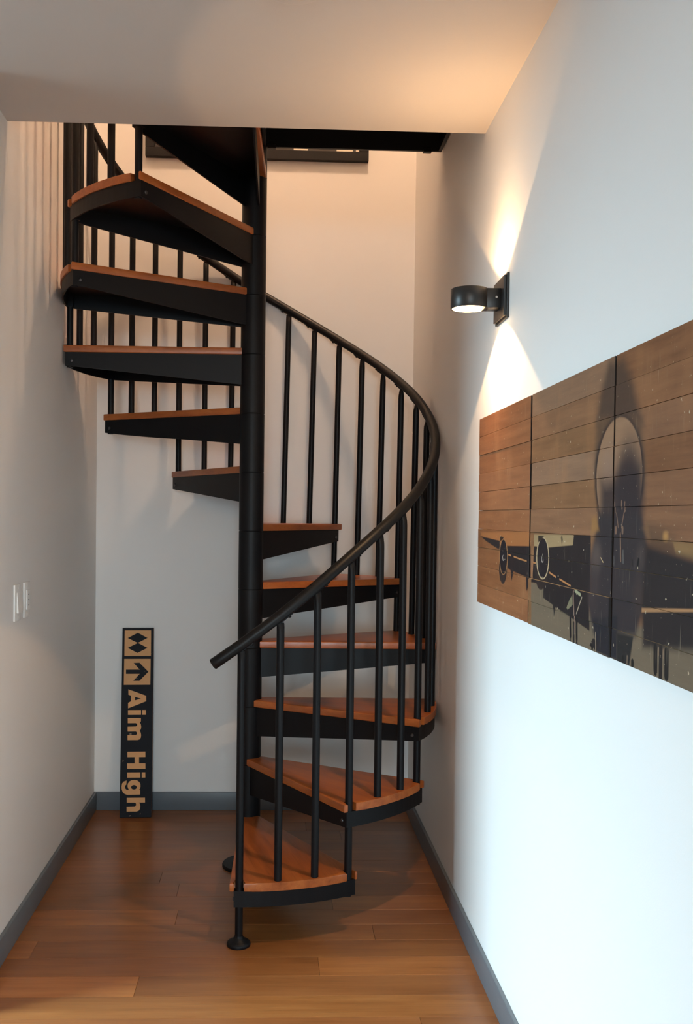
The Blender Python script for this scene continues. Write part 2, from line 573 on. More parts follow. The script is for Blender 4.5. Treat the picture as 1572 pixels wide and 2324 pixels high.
# balusters
BRAD = .0127
def baluster(n):
    top = rail_z(n) - rr - .0035
    if n == 0:
        z0 = .012
    elif n % 3 == 0:
        z0 = zt(n // 3) - WT - HT - .004
    else:
        z0 = zt(n // 3 + 1) - .001
    a, at = bal_ang(n), bal_ang(n) + lean(n)
    p0, p1 = pol(RB, a), pol(RB, at)
    bm = bmesh.new()
    L = top - z0
    axis = Vector((p1.x - p0.x, p1.y - p0.y, L))
    ax = Vector((math.sin(a), -math.cos(a), 0))         # radial
    ay = Vector((math.cos(a), math.sin(a), 0))          # uphill
    K = 14
    rings = []
    for zz, fr, ft in ((0, 1, 1), (L - .045, 1, 1), (L - .028, .92, 1.0), (L - .014, .6, 1.02), (L - .004, .30, .98), (L, .26, .9)):
        c = p0 + axis * (zz / L)
        rings.append([bm.verts.new(Vector((c.x, c.y, zz)) + ax * BRAD * fr * math.cos(2 * PI * i / K) + ay * BRAD * ft * math.sin(2 * PI * i / K)) for i in range(K)])
    for A, B in zip(rings, rings[1:]):
        for i in range(K):
            bm.faces.new((A[i], A[(i + 1) % K], B[(i + 1) % K], B[i]))
    bm.faces.new(rings[0][::-1])
    bm.faces.new(rings[-1])
    o = link('baluster', to_mesh(bm, 'baluster', True, R(50)), M['steel'], st)
    o.location = (0, 0, z0)
    # flattened tab bent under the rail, pointing uphill, with a screw
    slope = math.atan2(rail_z(n + .4) - rail_z(n), RB * R(10) * .4)
    tb = bmesh.new()
    box(tb, (-.002, -.009, -.0022), (.050, .009, .0022), .0012)
    bmesh.ops.create_cone(tb, cap_ends=True, segments=8, radius1=.0042, radius2=.005, depth=.006, matrix=Matrix.Translation((.036, 0, -.004)))
    t = link('mounting_tab', to_mesh(tb, 'mounting_tab'), M['steel'], o)
    c = p1
    t.location = (c.x, c.y, L + .0005)
    t.rotation_euler = (Matrix.Rotation(at, 4, 'Z') @ Matrix.Rotation(-slope, 4, 'Y')).to_euler()
    if n == 0:
        fb = bmesh.new()
        lathe(fb, [(.0375, -.012), (.0385, -.008), (.0375, -.002), (.030, .004), (.018, .009), (.0142, .016), (.0135, .020)], 32, center=(p0.x, p0.y))
        link('foot_flange', to_mesh(fb, 'foot_flange', True, R(50)), M['steel'], o)
for n in range(0, 37):
    baluster(n)

# landing platform between the pole and the right wall
LZ0, LZ1 = 2.8203, ZF2
lx0, lx1 = .03, XR - PX - .006
ly0, ly1 = YS - PY + .004, -.004
bm = bmesh.new()
ft = .012
for lo_, hi_ in (((lx0, ly1 - ft, LZ0), (lx1, ly1, LZ1 - WT)), ((lx0, ly0, LZ0), (lx1, ly0 + ft, LZ1 - WT)),
                 ((lx0, ly0, LZ0), (lx0 + ft, ly1, LZ1 - WT)), ((lx1 - ft, ly0, LZ0), (lx1, ly1, LZ1 - WT)),
                 ((lx0, ly0, LZ1 - WT - .006), (lx1, ly1, LZ1 - WT))):
    box(bm, lo_, hi_)
land = link('landing_platform', to_mesh(bm, 'landing_platform'), M['steel'], st)
boxes('landing_board', [((lx0 - .01, ly0, LZ1 - WT), (lx1, ly1 + .012, LZ1))], M['tread'], land, .004, 2)
for bx_ in (.0655, .672):
    boxes('post_end', [((bx_ - .0165, ly1 - .030, LZ0 - .010), (bx_ + .0165, ly1 - .006, LZ0 + .003))], M['steel'], land, .002)

# ------------------------------------------------------------------ wall sconce
SY, SZ = 2.74, 2.006
sc = tag(empty('wall_sconce', (XR, SY, SZ)), 'black cylinder up-down sconce glowing warm on the right wall', 'wall lamp')
bm = bmesh.new()
box(bm, (-.007, -.070, -.062), (0, .070, .062), .001)
box(bm, (-.014, -.064, -.056), (-.007, .064, .056), .001)
link('back_plate', to_mesh(bm, 'back_plate', True, R(35)), M['sconce'], sc)
HX, HR, HH = -.098, .0525, .0275
arm = boxes('arm', [((HX + HR - .012, -.026, -HH), (-.013, .026, HH))], M['sconce'], sc, .0012, 2)
bm = bmesh.new()
lathe(bm, [(.0032, 0), (.0032, .0012), (.0022, .0022), (0, .0022)], 12)
s = link('screw', to_mesh(bm, 'screw', True, R(40)), M['white_plastic'], arm)
s.location = (-.026, -.026, .002)
s.rotation_euler = (PI / 2, 0, 0)
bm = bmesh.new()
lathe(bm, [(HR - .004, -HH), (HR - .0008, -HH), (HR, -HH + .001), (HR, HH - .001), (HR - .0008, HH), (HR - .004, HH)], 56, center=(HX, 0), close=False)
link('shade', to_mesh(bm, 'shade', True, R(40)), M['sconce'], sc)
bm = bmesh.new()
lathe(bm, [(HR - .0042, -HH + .0006), (HR - .0042, HH - .0006)], 56, center=(HX, 0), close=False)
link('reflector', to_mesh(bm, 'reflector', True), M['reflector'], sc)
M['bulb'] = emissive('sconce_bulb', (1.0, .66, .34), 40.0)
bm = bmesh.new()
lathe(bm, [(0, -.003), (.040, -.003), (.040, .003), (0, .003)], 40, center=(HX, 0), close=False)
link('light_disc', to_mesh(bm, 'light_disc', True, R(40)), M['bulb'], sc)
for sgn, watts in ((1, 12.0), (-1, 30.0)):
    l = bpy.data.lights.new('sconce_spot', 'SPOT')
    l.energy = watts
    l.color = WARM
    l.spot_size = R(113)
    l.spot_blend = .07
    l.shadow_soft_size = .012
    lo_ = bpy.data.objects.new('sconce_spot', l)
    COL.objects.link(lo_)
    lo_.parent = sc
    lo_.location = (HX, 0, sgn * .006)
    lo_.rotation_euler = (PI if sgn > 0 else 0, 0, 0)

# ceiling lamp of the upper storey (lights the stairwell from above)
M['globe'] = emissive('upper_lamp_glow', (1.0, .64, .39), 430.0)
UL = (.40, 3.35, TOP)
ul = tag(empty('ceiling_lamp', UL), 'warm globe ceiling lamp of the upper storey above the stairwell', 'ceiling lamp')
bm = bmesh.new()
lathe(bm, [(.07, -.03), (.07, 0)], 24)
link('canopy', to_mesh(bm, 'canopy', True, R(40)), M['frame'], ul)
bm = bmesh.new()
bmesh.ops.create_uvsphere(bm, u_segments=24, v_segments=14, radius=.11, matrix=Matrix.Translation((0, 0, -.14)))
link('globe', to_mesh(bm, 'globe', True), M['globe'], ul)

# warm paper globe, unseen; added behind the camera to fill the stair niche
M['paper'] = emissive('fill_globe_glow', (1.0, .64, .38), 26.0)
pg = tag(empty('fill_globe', (-.45, -1.6, ZC)), 'large paper globe added out of view as warm fill light for the stairs', 'fill light')
bm = bmesh.new()
lathe(bm, [(.05, -.02), (.05, 0)], 20)
lathe(bm, [(.003, -.12), (.003, -.02)], 8)
link('cord', to_mesh(bm, 'cord', True, R(40)), M['frame'], pg)
bm = bmesh.new()
bmesh.ops.create_uvsphere(bm, u_segments=28, v_segments=16, radius=.24, matrix=Matrix.Translation((0, 0, -.36)))
link('fill_globe_shell', to_mesh(bm, 'fill_globe_shell', True), M['paper'], pg)

# round fitting on the lower ceiling, just cut by the top of the frame
sd = tag(empty('smoke_detector', (.03, 2.203, ZC)), 'round pale smoke detector on the ceiling at the top edge', 'smoke detector')
bm = bmesh.new()
lathe(bm, [(.070, 0), (.070, -.006), (.064, -.013), (.040, -.016), (0, -.016)], 40)
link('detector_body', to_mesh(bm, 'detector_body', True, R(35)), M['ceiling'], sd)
bm = bmesh.new()
lathe(bm, [(.080, 0), (.080, -.006), (.070, -.008)], 40, close=False)
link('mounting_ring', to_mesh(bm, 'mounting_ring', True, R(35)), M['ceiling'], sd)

# ------------------------------------------------------------------ artwork: aircraft print on three boards-panels
# shapes of the print in panel metres (u to the right, v up): p = convex polygon, e = ellipse, c = thick line
ART = [
 [
  ('p',[(-0.2561,0.2109),(-0.2553,0.2),(0.0818,0.1809),(0.3116,0.1872),(0.3094,0.2223)],(0.3916,0.15,0.0482),0.004,0.6),
  ('p',[(-0.2553,0.1994),(-0.1843,0.187),(-0.013,0.167),(-0.0103,0.1921)],(0.0232,0.0168,0.0176),0.002,1),
  ('p',[(0.0738,0.1807),(0.0776,0.1227),(0.1176,0.1182),(0.3164,0.1083),(0.3116,0.1872)],(0.016,0.0116,0.013),0.002,1),
  ('e',(0.029,0.1242,0.0476,0.0482),(0.0273,0.0176,0.016),0.06,1),
  ('e',(0.0322,0.1499,0.0499,0.0491),(0.305,0.15,0.0648),0.03,1),
  ('e',(0.0325,0.1499,0.0416,0.0464),(0.013,0.0097,0.013),0.03,1),
  ('e',(0.03,0.147,0.01,0.0084),(0.305,0.2623,0.2307),0.1,1),
  ('e',(0.0341,0.1488,0.007,0.0069),(0.013,0.0097,0.013),0.1,1),
  ('p',[(-0.0085,0.1912),(0.0192,0.1958),(0.0355,0.2031),(-0.0069,0.2052)],(0.0343,0.0194,0.013),0.0015,1),
  ('c',(0.0874,0.158,0.1191,0.156,0.0042),(0.4125,0.1812,0.0685),0.0012,1),
  ('c',(0.1461,0.1552,0.1839,0.1531,0.0042),(0.4125,0.1812,0.0685),0.0012,1),
  ('c',(0.1883,0.1528,0.2454,0.1504,0.0042),(0.4125,0.1812,0.0685),0.0012,1),
  ('c',(0.2504,0.1501,0.2747,0.1494,0.0042),(0.4125,0.1812,0.0685),0.0012,1),
  ('p',[(0.1136,0.1199),(0.1264,0.0906),(0.1401,0.1062),(0.1441,0.1631),(0.1186,0.164)],(0.0212,0.0137,0.0144),0.0015,1),
  ('p',[(0.2687,0.1123),(0.2793,0.0759),(0.3005,0.0949),(0.3071,0.1518),(0.2745,0.1521)],(0.0212,0.0137,0.0144),0.0015,1),
 ],
 [
  ('p',[(-0.2567,0.1015),(-0.2519,-0.0839),(0.177,-0.02),(0.1716,0.0818),(-0.043,0.1059)],(0.162,0.117,0.0762),0.004,1),
  ('p',[(-0.1411,0.062),(-0.1253,-0.2052),(0.7495,-0.0185),(0.7453,0.0775),(0.0861,0.0728)],(0.162,0.117,0.0762),0.01,1),
  ('p',[(-0.8461,0.2109),(-0.8453,0.2),(-0.5082,0.1809),(-0.2784,0.1872),(-0.2806,0.2223)],(0.3916,0.15,0.0482),0.004,0.6),
  ('p',[(-0.2493,0.2159),(-0.2476,0.1881),(-0.1261,0.1883),(0.052,0.1987),(0.0581,0.2211)],(0.3419,0.2307,0.117),0.002,1),
  ('p',[(-0.0341,0.2137),(-0.0253,0.1979),(-0.018,0.2094),(-0.0255,0.2199)],(0.107,0.0723,0.0423),0.002,1),
  ('p',[(-0.5162,0.1807),(-0.5124,0.1227),(-0.4724,0.1182),(-0.2736,0.1083),(-0.2784,0.1872)],(0.016,0.0116,0.013),0.002,1),
  ('p',[(-0.2564,0.1181),(-0.2554,0.1016),(-0.1214,0.1067),(-0.1261,0.1883),(-0.2476,0.1881)],(0.016,0.0116,0.013),0.002,1),
  ('p',[(-0.1555,0.1874),(-0.1488,0.0732),(0.038,0.0517),(0.174,0.0366),(0.1649,0.2068)],(0.016,0.0116,0.013),0.002,1),
  ('p',[(0.052,0.1987),(0.1652,0.2011),(0.1641,0.2224),(0.0581,0.2211)],(0.016,0.0116,0.013),0.002,1),
  ('p',[(0.191,0.4418),(0.4192,0.4196),(0.3804,0.4862),(0.3252,0.5409),(0.2522,0.5489),(0.2118,0.4991)],(0.0482,0.0319,0.0252),0.022,0.85),
  ('p',[(0.1782,0.3624),(0.1853,0.3218),(0.4344,0.2962),(0.4389,0.3448),(0.4192,0.4196),(0.191,0.4418)],(0.0648,0.0423,0.0296),0.02,0.7),
  ('e',(0.3063,0.3327,0.1298,0.1125),(0.0194,0.013,0.0144),0.1,0.9),
  ('e',(0.3081,0.3308,0.1175,0.1078),(0.305,0.1714,0.0976),0.03,1),
  ('e',(0.36,0.2871,0.075,0.1167),(0.0273,0.0194,0.0232),0.5,0.95),
  ('p',[(0.2125,0.2614),(0.2225,0.1824),(0.4211,0.1908),(0.4191,0.2789),(0.4126,0.3444),(0.2137,0.3288)],(0.0252,0.0176,0.0212),0.03,0.92),
  ('e',(0.253,0.3544,0.0396,0.0388),(0.2623,0.162,0.117),0.9,0.6),
  ('p',[(0.1637,0.1731),(0.1653,0.0896),(0.1963,0.0357),(0.4039,0.0543),(0.4359,0.0981),(0.451,0.1706),(0.4509,0.2146),(0.4172,0.265),(0.2141,0.2656),(0.179,0.2032)],(0.0296,0.0222,0.0252),0.012,1),
  ('e',(0.1989,0.182,0.0328,0.0345),(0.107,0.0762,0.0648),0.8,0.7),
  ('e',(0.1936,0.1288,0.0302,0.0546),(0.0545,0.0369,0.0369),0.8,0.55),
  ('p',[(0.1949,0.0612),(0.2145,0.0017),(0.3194,0.001),(0.3154,0.0809)],(0.016,0.0144,0.0194),0.004,1),
  ('p',[(0.1666,0.2251),(0.2131,0.2332),(0.1954,0.2602),(0.1706,0.2565)],(0.305,0.15,0.0482),0.008,0.8),
  ('e',(-0.1755,0.1375,0.0519,0.0485),(0.0273,0.0176,0.016),0.06,1),
  ('e',(-0.1735,0.1633,0.0545,0.0494),(0.4564,0.3325,0.1946),0.03,1),
  ('e',(-0.1731,0.1633,0.0466,0.0464),(0.013,0.0097,0.013),0.03,1),
  ('e',(-0.1745,0.1608,0.0109,0.0084),(0.305,0.2623,0.2307),0.1,1),
  ('e',(-0.1715,0.1623,0.0076,0.0069),(0.013,0.0097,0.013),0.1,1),
  ('p',[(-0.2135,0.214),(-0.2112,0.1978),(-0.1631,0.2142)],(0.0343,0.0232,0.016),0.0015,1),
  ('c',(-0.253,0.1493,-0.2324,0.1489,0.0042),(0.4125,0.1812,0.0685),0.0012,1),
  ('c',(-0.1183,0.1335,-0.066,0.1263,0.0042),(0.4125,0.1812,0.0685),0.0012,1),
  ('c',(-0.0375,0.1234,-0.0041,0.1197,0.0042),(0.4125,0.1812,0.0685),0.0012,1),
  ('c',(-0.0004,0.1191,0.0394,0.1147,0.0042),(0.4125,0.1812,0.0685),0.0012,1),
  ('p',[(-0.3213,0.1123),(-0.3107,0.0759),(-0.2895,0.0949),(-0.2829,0.1518),(-0.3155,0.1521)],(0.0212,0.0137,0.0144),0.0015,1),
  ('p',[(-0.0734,0.0635),(-0.0664,0.0388),(-0.0504,0.0656),(-0.0485,0.1087),(-0.0705,0.1103)],(0.0176,0.013,0.013),0.0015,1),
  ('p',[(0.1755,0.0083),(0.2183,0.0029),(0.2256,0.0205),(0.1961,0.0251)],(0.0176,0.013,0.013),0.0015,1),
  ('p',[(0.026,0.0673),(0.0348,0.064),(0.069,0.0781),(0.065,0.0976),(0.0483,0.0884)],(0.1878,0.162,0.0976),0.0015,1),
  ('c',(0.0718,0.1054,0.0836,0.0228,0.006),(0.2623,0.162,0.117),0.0012,1),
  ('c',(0.0753,0.1026,0.0864,0.0232,0.003),(0.0252,0.016,0.0176),0.0012,1),
  ('c',(0.1262,0.0972,0.0937,0.0626,0.004),(0.3419,0.2623,0.1812),0.0012,1),
  ('c',(0.0827,0.1077,0.1167,0.1023,0.007),(0.305,0.2874,0.1746),0.0012,1),
  ('c',(0.0504,0.0507,0.0541,0.0117,0.011),(0.013,0.0097,0.0103),0.0012,1),
  ('c',(0.0935,0.0492,0.0966,0.011,0.0115),(0.013,0.0097,0.0103),0.0012,1),
  ('c',(0.074,0.0397,0.0776,-0.0078,0.01),(0.013,0.0103,0.0116),0.0012,1),
  ('c',(0.0528,0.0002,0.0531,-0.0051,0.01),(0.013,0.0097,0.0103),0.0012,1),
  ('c',(0.0962,0.0006,0.0965,-0.0053,0.011),(0.013,0.0097,0.0103),0.0012,1),
  ('c',(0.2239,0.1812,0.2375,0.1733,0.0025),(0.5149,0.3515,0.1878),0.0012,1),
  ('c',(0.1905,0.0093,0.1919,0.004,0.009),(0.0103,0.0091,0.0091),0.0012,1),
  ('c',(0.2099,0.0374,0.2128,0.0033,0.004),(0.305,0.2232,0.1559),0.0012,1),
 ],
 [
  ('p',[(-0.7231,0.062),(-0.7073,-0.2052),(0.1675,-0.0185),(0.1633,0.0775),(-0.4959,0.0728)],(0.162,0.117,0.0762),0.01,1),
  ('p',[(-0.391,0.4418),(-0.1628,0.4196),(-0.2016,0.4862),(-0.2568,0.5409),(-0.3298,0.5489),(-0.3702,0.4991)],(0.0482,0.0319,0.0252),0.022,0.85),
  ('p',[(-0.4038,0.3624),(-0.3967,0.3218),(-0.1476,0.2962),(-0.1431,0.3448),(-0.1628,0.4196),(-0.391,0.4418)],(0.0648,0.0423,0.0296),0.02,0.7),
  ('e',(-0.2757,0.3327,0.1298,0.1125),(0.0194,0.013,0.0144),0.1,0.9),
  ('e',(-0.2739,0.3308,0.1175,0.1078),(0.305,0.1714,0.0976),0.03,1),
  ('e',(-0.222,0.2871,0.075,0.1167),(0.0273,0.0194,0.0232),0.5,0.95),
  ('p',[(-0.3695,0.2614),(-0.3595,0.1824),(-0.1609,0.1908),(-0.1629,0.2789),(-0.1694,0.3444),(-0.3683,0.3288)],(0.0252,0.0176,0.0212),0.03,0.92),
  ('e',(-0.329,0.3544,0.0396,0.0388),(0.2623,0.162,0.117),0.9,0.6),
  ('p',[(-0.4183,0.1731),(-0.4167,0.0896),(-0.3857,0.0357),(-0.1781,0.0543),(-0.1461,0.0981),(-0.131,0.1706),(-0.1311,0.2146),(-0.1648,0.265),(-0.3679,0.2656),(-0.403,0.2032)],(0.0296,0.0222,0.0252),0.012,1),
  ('e',(-0.1616,0.1914,0.0254,0.0272),(0.0685,0.0482,0.0423),0.8,0.6),
  ('e',(-0.1646,0.1237,0.0256,0.0417),(0.0545,0.0343,0.0296),0.8,0.6),
  ('p',[(-0.3871,0.0612),(-0.3675,0.0017),(-0.2626,0.001),(-0.2666,0.0809)],(0.016,0.0144,0.0194),0.004,1),
  ('p',[(-0.2651,0.0503),(-0.262,-0.0091),(-0.2038,-0.0084),(-0.1846,0.0535)],(0.0176,0.016,0.016),0.004,1),
  ('p',[(-0.1305,0.2445),(-0.1284,0.2022),(-0.0164,0.1996),(-0.028,0.2205),(-0.0673,0.2346)],(0.0612,0.0369,0.0232),0.03,0.8),
  ('p',[(-0.0299,0.2208),(-0.0164,0.2001),(0.0703,0.1928),(0.0691,0.2183)],(0.2462,0.1384,0.0578),0.004,1),
  ('p',[(-0.1505,0.1025),(-0.1411,0.0398),(0.1634,0.075),(0.1586,0.1868),(-0.137,0.2113)],(0.0194,0.0137,0.0144),0.01,1),
  ('p',[(-0.0348,0.133),(-0.0339,0.1153),(0.1609,0.134),(0.1602,0.1494)],(0.0144,0.0103,0.0116),0.02,0.6),
  ('e',(-0.0577,0.228,0.0126,0.009),(0.5149,0.2623,0.0802),0.9,0.7),
  ('p',[(-0.1506,0.1057),(-0.1503,0.0984),(0.1331,0.1271),(0.133,0.1303)],(0.3916,0.2016,0.0931),0.002,1),
  ('p',[(-0.153,0.2395),(-0.1268,0.2273),(-0.1286,0.2493)],(0.1878,0.1022,0.0482),0.01,0.6),
  ('c',(-0.2878,0.2844,-0.2869,0.2671,0.004),(0.2159,0.1221,0.0802),0.002,0.85),
  ('c',(-0.2367,0.2845,-0.2383,0.2686,0.004),(0.2159,0.1221,0.0802),0.002,0.85),
  ('c',(-0.2532,0.2864,-0.2526,0.2738,0.005),(0.2159,0.1221,0.0802),0.002,0.85),
  ('c',(-0.2799,0.2654,-0.2699,0.2397,0.0035),(0.2159,0.1221,0.0802),0.002,0.85),
  ('c',(-0.2419,0.2669,-0.2532,0.2399,0.0035),(0.2159,0.1221,0.0802),0.002,0.85),
  ('c',(-0.2819,0.2379,-0.2816,0.231,0.009),(0.2159,0.1221,0.0802),0.002,0.85),
  ('c',(-0.2484,0.2383,-0.2481,0.2316,0.009),(0.2159,0.1221,0.0802),0.002,0.85),
  ('c',(-0.2588,0.228,-0.2549,0.1806,0.006),(0.2159,0.1221,0.0802),0.002,0.85),
  ('c',(-0.244,0.198,-0.2421,0.1778,0.006),(0.1022,0.0931,0.0887),0.0012,1),
  ('c',(-0.2891,0.1859,-0.2884,0.1721,0.005),(0.0802,0.0685,0.0685),0.0012,1),
  ('c',(-0.1999,0.1831,-0.1996,0.1766,0.007),(0.0103,0.008,0.0091),0.0012,1),
  ('c',(-0.1694,0.1862,-0.1732,0.1747,0.007),(0.0103,0.008,0.0091),0.0012,1),
  ('c',(-0.2321,0.0089,-0.2317,0.0006,0.01),(0.0091,0.008,0.008),0.0012,1),
  ('c',(-0.1868,0.0091,-0.1863,-0.0007,0.012),(0.0091,0.008,0.008),0.0012,1),
  ('c',(-0.2118,0.0153,-0.2119,0.0003,0.004),(0.1878,0.1274,0.0887),0.0012,1),
  ('c',(-0.0878,0.0456,-0.0861,0.0097,0.0155),(0.0103,0.008,0.008),0.0012,1),
  ('c',(-0.0431,0.0458,-0.0421,0.0093,0.0165),(0.0103,0.008,0.008),0.0012,1),
  ('c',(-0.0661,0.0501,-0.0654,-0.0044,0.014),(0.016,0.0116,0.0116),0.0012,1),
  ('c',(-0.0748,0.0489,-0.0742,0.0368,0.003),(0.2232,0.1384,0.0887),0.0012,1),
  ('c',(-0.0566,0.0484,-0.0559,0.0349,0.003),(0.2232,0.1384,0.0887),0.0012,1),
 ],
]

PANELS = [(2.918, 2.330), (2.316, 1.752), (1.744, 1.160)]
PZB, PHT, PTH = 1.132, .553, .024
ROWH = PHT / 10

def art_material(i, shapes):
    t = NT('plank_print_%s' % 'abc'[i])
    co = t.obj_co()
    sp = t.n('ShaderNodeSeparateXYZ')
    t.set(sp.inputs[0], co)
    u = t.math('MULTIPLY', sp.outputs[1], -1.0)
    v = sp.outputs[2]
    cmb = t.n('ShaderNodeCombineXYZ')
    t.set(cmb.inputs[0], u)
    t.set(cmb.inputs[1], v)
    cmb.inputs[2].default_value = 1.0
    P = cmb.outputs[0]
    # stained board colour, differing from board to board
    row = t.math('FLOOR', t.math('DIVIDE', v, ROWH))
    wn = t.n('ShaderNodeTexWhiteNoise', noise_dimensions='2D')
    cm2 = t.n('ShaderNodeCombineXYZ')
    t.set(cm2.inputs[0], row)
    cm2.inputs[1].default_value = i * 3.7 + 1.3
    t.set(wn.inputs['Vector'], cm2.outputs[0])
    tones = [[(0, sr(118, 72, 42)), (.5, sr(140, 88, 54)), (1, sr(150, 98, 66))],
             [(0, sr(122, 86, 54)), (.5, sr(132, 94, 68)), (1, sr(136, 106, 84))],
             [(0, sr(112, 72, 46)), (.5, sr(124, 82, 54)), (1, sr(128, 90, 66))]][i]
    base = t.ramp(wn.outputs['Value'], tones)
    gv = t.mapping(P, scale=(5, 60, 1), loc=(i * 3.1, 0, 0))
    g = t.noise(gv, 1.0, 5, .62)
    base = t.mix(t.maprange(g, .25, .75), t.mix(.35, base, sr(70, 40, 24)), t.mix(.22, base, sr(178, 128, 88)))
    blot = t.noise(t.mapping(P, scale=(9, 4, 1), loc=(0, i * 2.3, 0)), 1.0, 3)
    base = t.mix(t.maprange(blot, .52, .75, 0, .4), base, sr(164, 116, 78))
    col = base
    for s in shapes:
        if s[0] == 'p':
            _, pts, c, soft, al = s
            d = None
            for j in range(len(pts)):
                (x0, y0), (x1, y1) = pts[j], pts[(j + 1) % len(pts)]
                nx, ny = -(y1 - y0), (x1 - x0)
                L = math.hypot(nx, ny)
                if L < 1e-6:
                    continue
                nx, ny = nx / L, ny / L
                nd = t.n('ShaderNodeVectorMath', operation='DOT_PRODUCT')
                t.set(nd.inputs[0], P)
                nd.inputs[1].default_value = (nx, ny, -(nx * x0 + ny * y0))
                d = nd.outputs['Value'] if d is None else t.math('MINIMUM', d, nd.outputs['Value'])
            mask = t.maprange(d, -soft, soft, 0., al, True)
        elif s[0] == 'e':
            _, (x, y, rx, ry), c, soft, al = s
            mp = t.mapping(P, scale=(1 / rx, 1 / ry, 0), loc=(-x / rx, -y / ry, 0))
            ln = t.n('ShaderNodeVectorMath', operation='LENGTH')
            t.set(ln.inputs[0], mp)
            mask = t.maprange(ln.outputs['Value'], 1 + soft * .5, max(0, 1 - soft), 0., al, True)
        else:
            _, (x0, y0, x1, y1, w), c, soft, al = s
            L = math.hypot(x1 - x0, y1 - y0)
            ux, uy = (x1 - x0) / L, (y1 - y0) / L
            n1 = t.n('ShaderNodeVectorMath', operation='DOT_PRODUCT')
            t.set(n1.inputs[0], P)
            n1.inputs[1].default_value = (ux, uy, -(ux * x0 + uy * y0))
            n2 = t.n('ShaderNodeVectorMath', operation='DOT_PRODUCT')
            t.set(n2.inputs[0], P)
            n2.inputs[1].default_value = (-uy, ux, uy * x0 - ux * y0)
            al_ = t.math('SUBTRACT', n1.outputs['Value'], t.math('MINIMUM', t.math('MAXIMUM', n1.outputs['Value'], 0.), L))
            d = t.math('SQRT', t.math('ADD', t.math('MULTIPLY', al_, al_), t.math('MULTIPLY', n2.outputs['Value'], n2.outputs['Value'])))
            mask = t.maprange(d, w / 2 + soft * .5, max(0, w / 2 - soft * .5), 0., al, True)
        if al > .95 and sum(c) > .12:
            c2 = t.mix(t.maprange(g, .3, .7, 0, .5), c, tuple(q * .7 for q in c))
        else:
            c2 = c
        col = t.mix(mask, col, c2)
    # scuffs, nail specks and vertical scratches worn through the print
    sn = t.noise(t.mapping(P, scale=(1, 1, 1)), 95, 2, .5)
    speck = t.maprange(sn, .70, .74, 0., .8)
    scn = t.noise(t.mapping(P, scale=(230, 9, 1), loc=(i, 0, 0)), 1.0, 2, .5)
    scratch = t.math('MULTIPLY', t.maprange(scn, .66, .76, 0., .5), t.maprange(blot, .42, .62))
    wear = t.math('MAXIMUM', speck, scratch)
    col = t.mix(wear, col, sr(196, 178, 150))
    return t.out(col, .42, 0, .22, g, .0006)

raw_top = plain('plank_raw_edge', sr(176, 158, 128), .6)
edge_shade_mat = plain('plank_edge_shade', (.012, .010, .010), .7)  # near-black: shade painted into the planks' near side faces; also on the backing
names = ['leftmost wood plank panel of the aircraft print, with a wing tip and outer engine',
         'middle wood plank panel of the aircraft print, with inner engine and main gear',
         'rightmost wood plank panel of the aircraft print, cut by the picture edge']
for i, (yf, yn) in enumerate(PANELS):
    yc = (yf + yn) / 2
    hw = (yf - yn) / 2
    root = tag(empty('plank_artwork', (XR, yc, PZB)), names[i], 'wall art', 'aircraft print panels on the right wall')
    am = art_material(i, ART[i])
    boxes('backing', [((-.012, -hw + .004, .006), (-.001, hw - .004, PHT - .006))], edge_shade_mat, root)
    rs = random.Random(40 + i)
    for r in range(10):
        z0, z1 = r * ROWH, (r + 1) * ROWH
        gap = .0004
        if i == 1 and r == 2:
            gap2 = .0004
        else:
            gap2 = gap
        proud = rs.uniform(0, .0016)
        if i == 1 and r < 2:
            proud += .003
        j0, j1 = rs.uniform(-.0015, .0015), rs.uniform(-.0015, .0015)
        bm = bmesh.new()
        box(bm, (-PTH - proud, -hw + j0, z0 + (gap2 if r else 0)), (-.012, hw + j1, z1 - gap), .0003)
        me = to_mesh(bm, 'plank', False)
        o = link('plank', me, [am, edge_shade_mat, raw_top], root)
        for p in me.polygons:
            if p.normal.y < -.9:
                p.material_index = 1
            elif p.normal.z > .9:
                p.material_index = 2

# ------------------------------------------------------------------ leaning sign
SW, SL, STH = .144, .862, .019
by, ty = 4.4150, YB - .0005
lean_a = math.asin((ty - STH - by + .0) / SL) if False else math.atan2(YB - STH - by - .001, .857)
sg = tag(empty('leaning_sign', (-.6936, by, 0)), 'narrow navy board sign with diamonds and lettering leaning on the back wall', 'sign')
sg.rotation_euler = (-lean_a, R(-.62), 0)
t = NT('sign_navy_paint')
co = t.obj_co()
f = t.noise(co, 14, 3)
chips = t.maprange(t.noise(co, 34, 4, .7), .665, .70)
wear = t.mix(chips, t.mix(f, sr(8, 10, 18), sr(14, 17, 27)), sr(150, 132, 112))
M['sign'] = t.out(wear, .62, 0, .25)
M['tan'] = plain('sign_tan_paint', sr(214, 162, 112), .6, var=.07, scale=25, spec=.25)
M['raw'] = plain('raw_wood_edge', sr(120, 88, 70), .7)
bm = bmesh.new()
box(bm, (0, 0, .0006), (SW, STH, SL), .0008)
me = to_mesh(bm, 'board')
o = link('board', me, [M['sign'], M['raw']], sg)
for p in me.polygons:
    if p.normal.x > .9:
        p.material_index = 1
def zA(x, y):
    return 240 + x / 9.686, 1400 + y / 9.686
def zB(x, y):
    return 240 + x / 8.936, 1620 + y / 8.936
def uv(pt):
    x, y = pt
    xl = 278.2 - (y - 1424.5) * 7.4 / 431.1
    return (x - xl) / 70.6 * SW, SL - (y - 1424.5) / 431.1 * SL
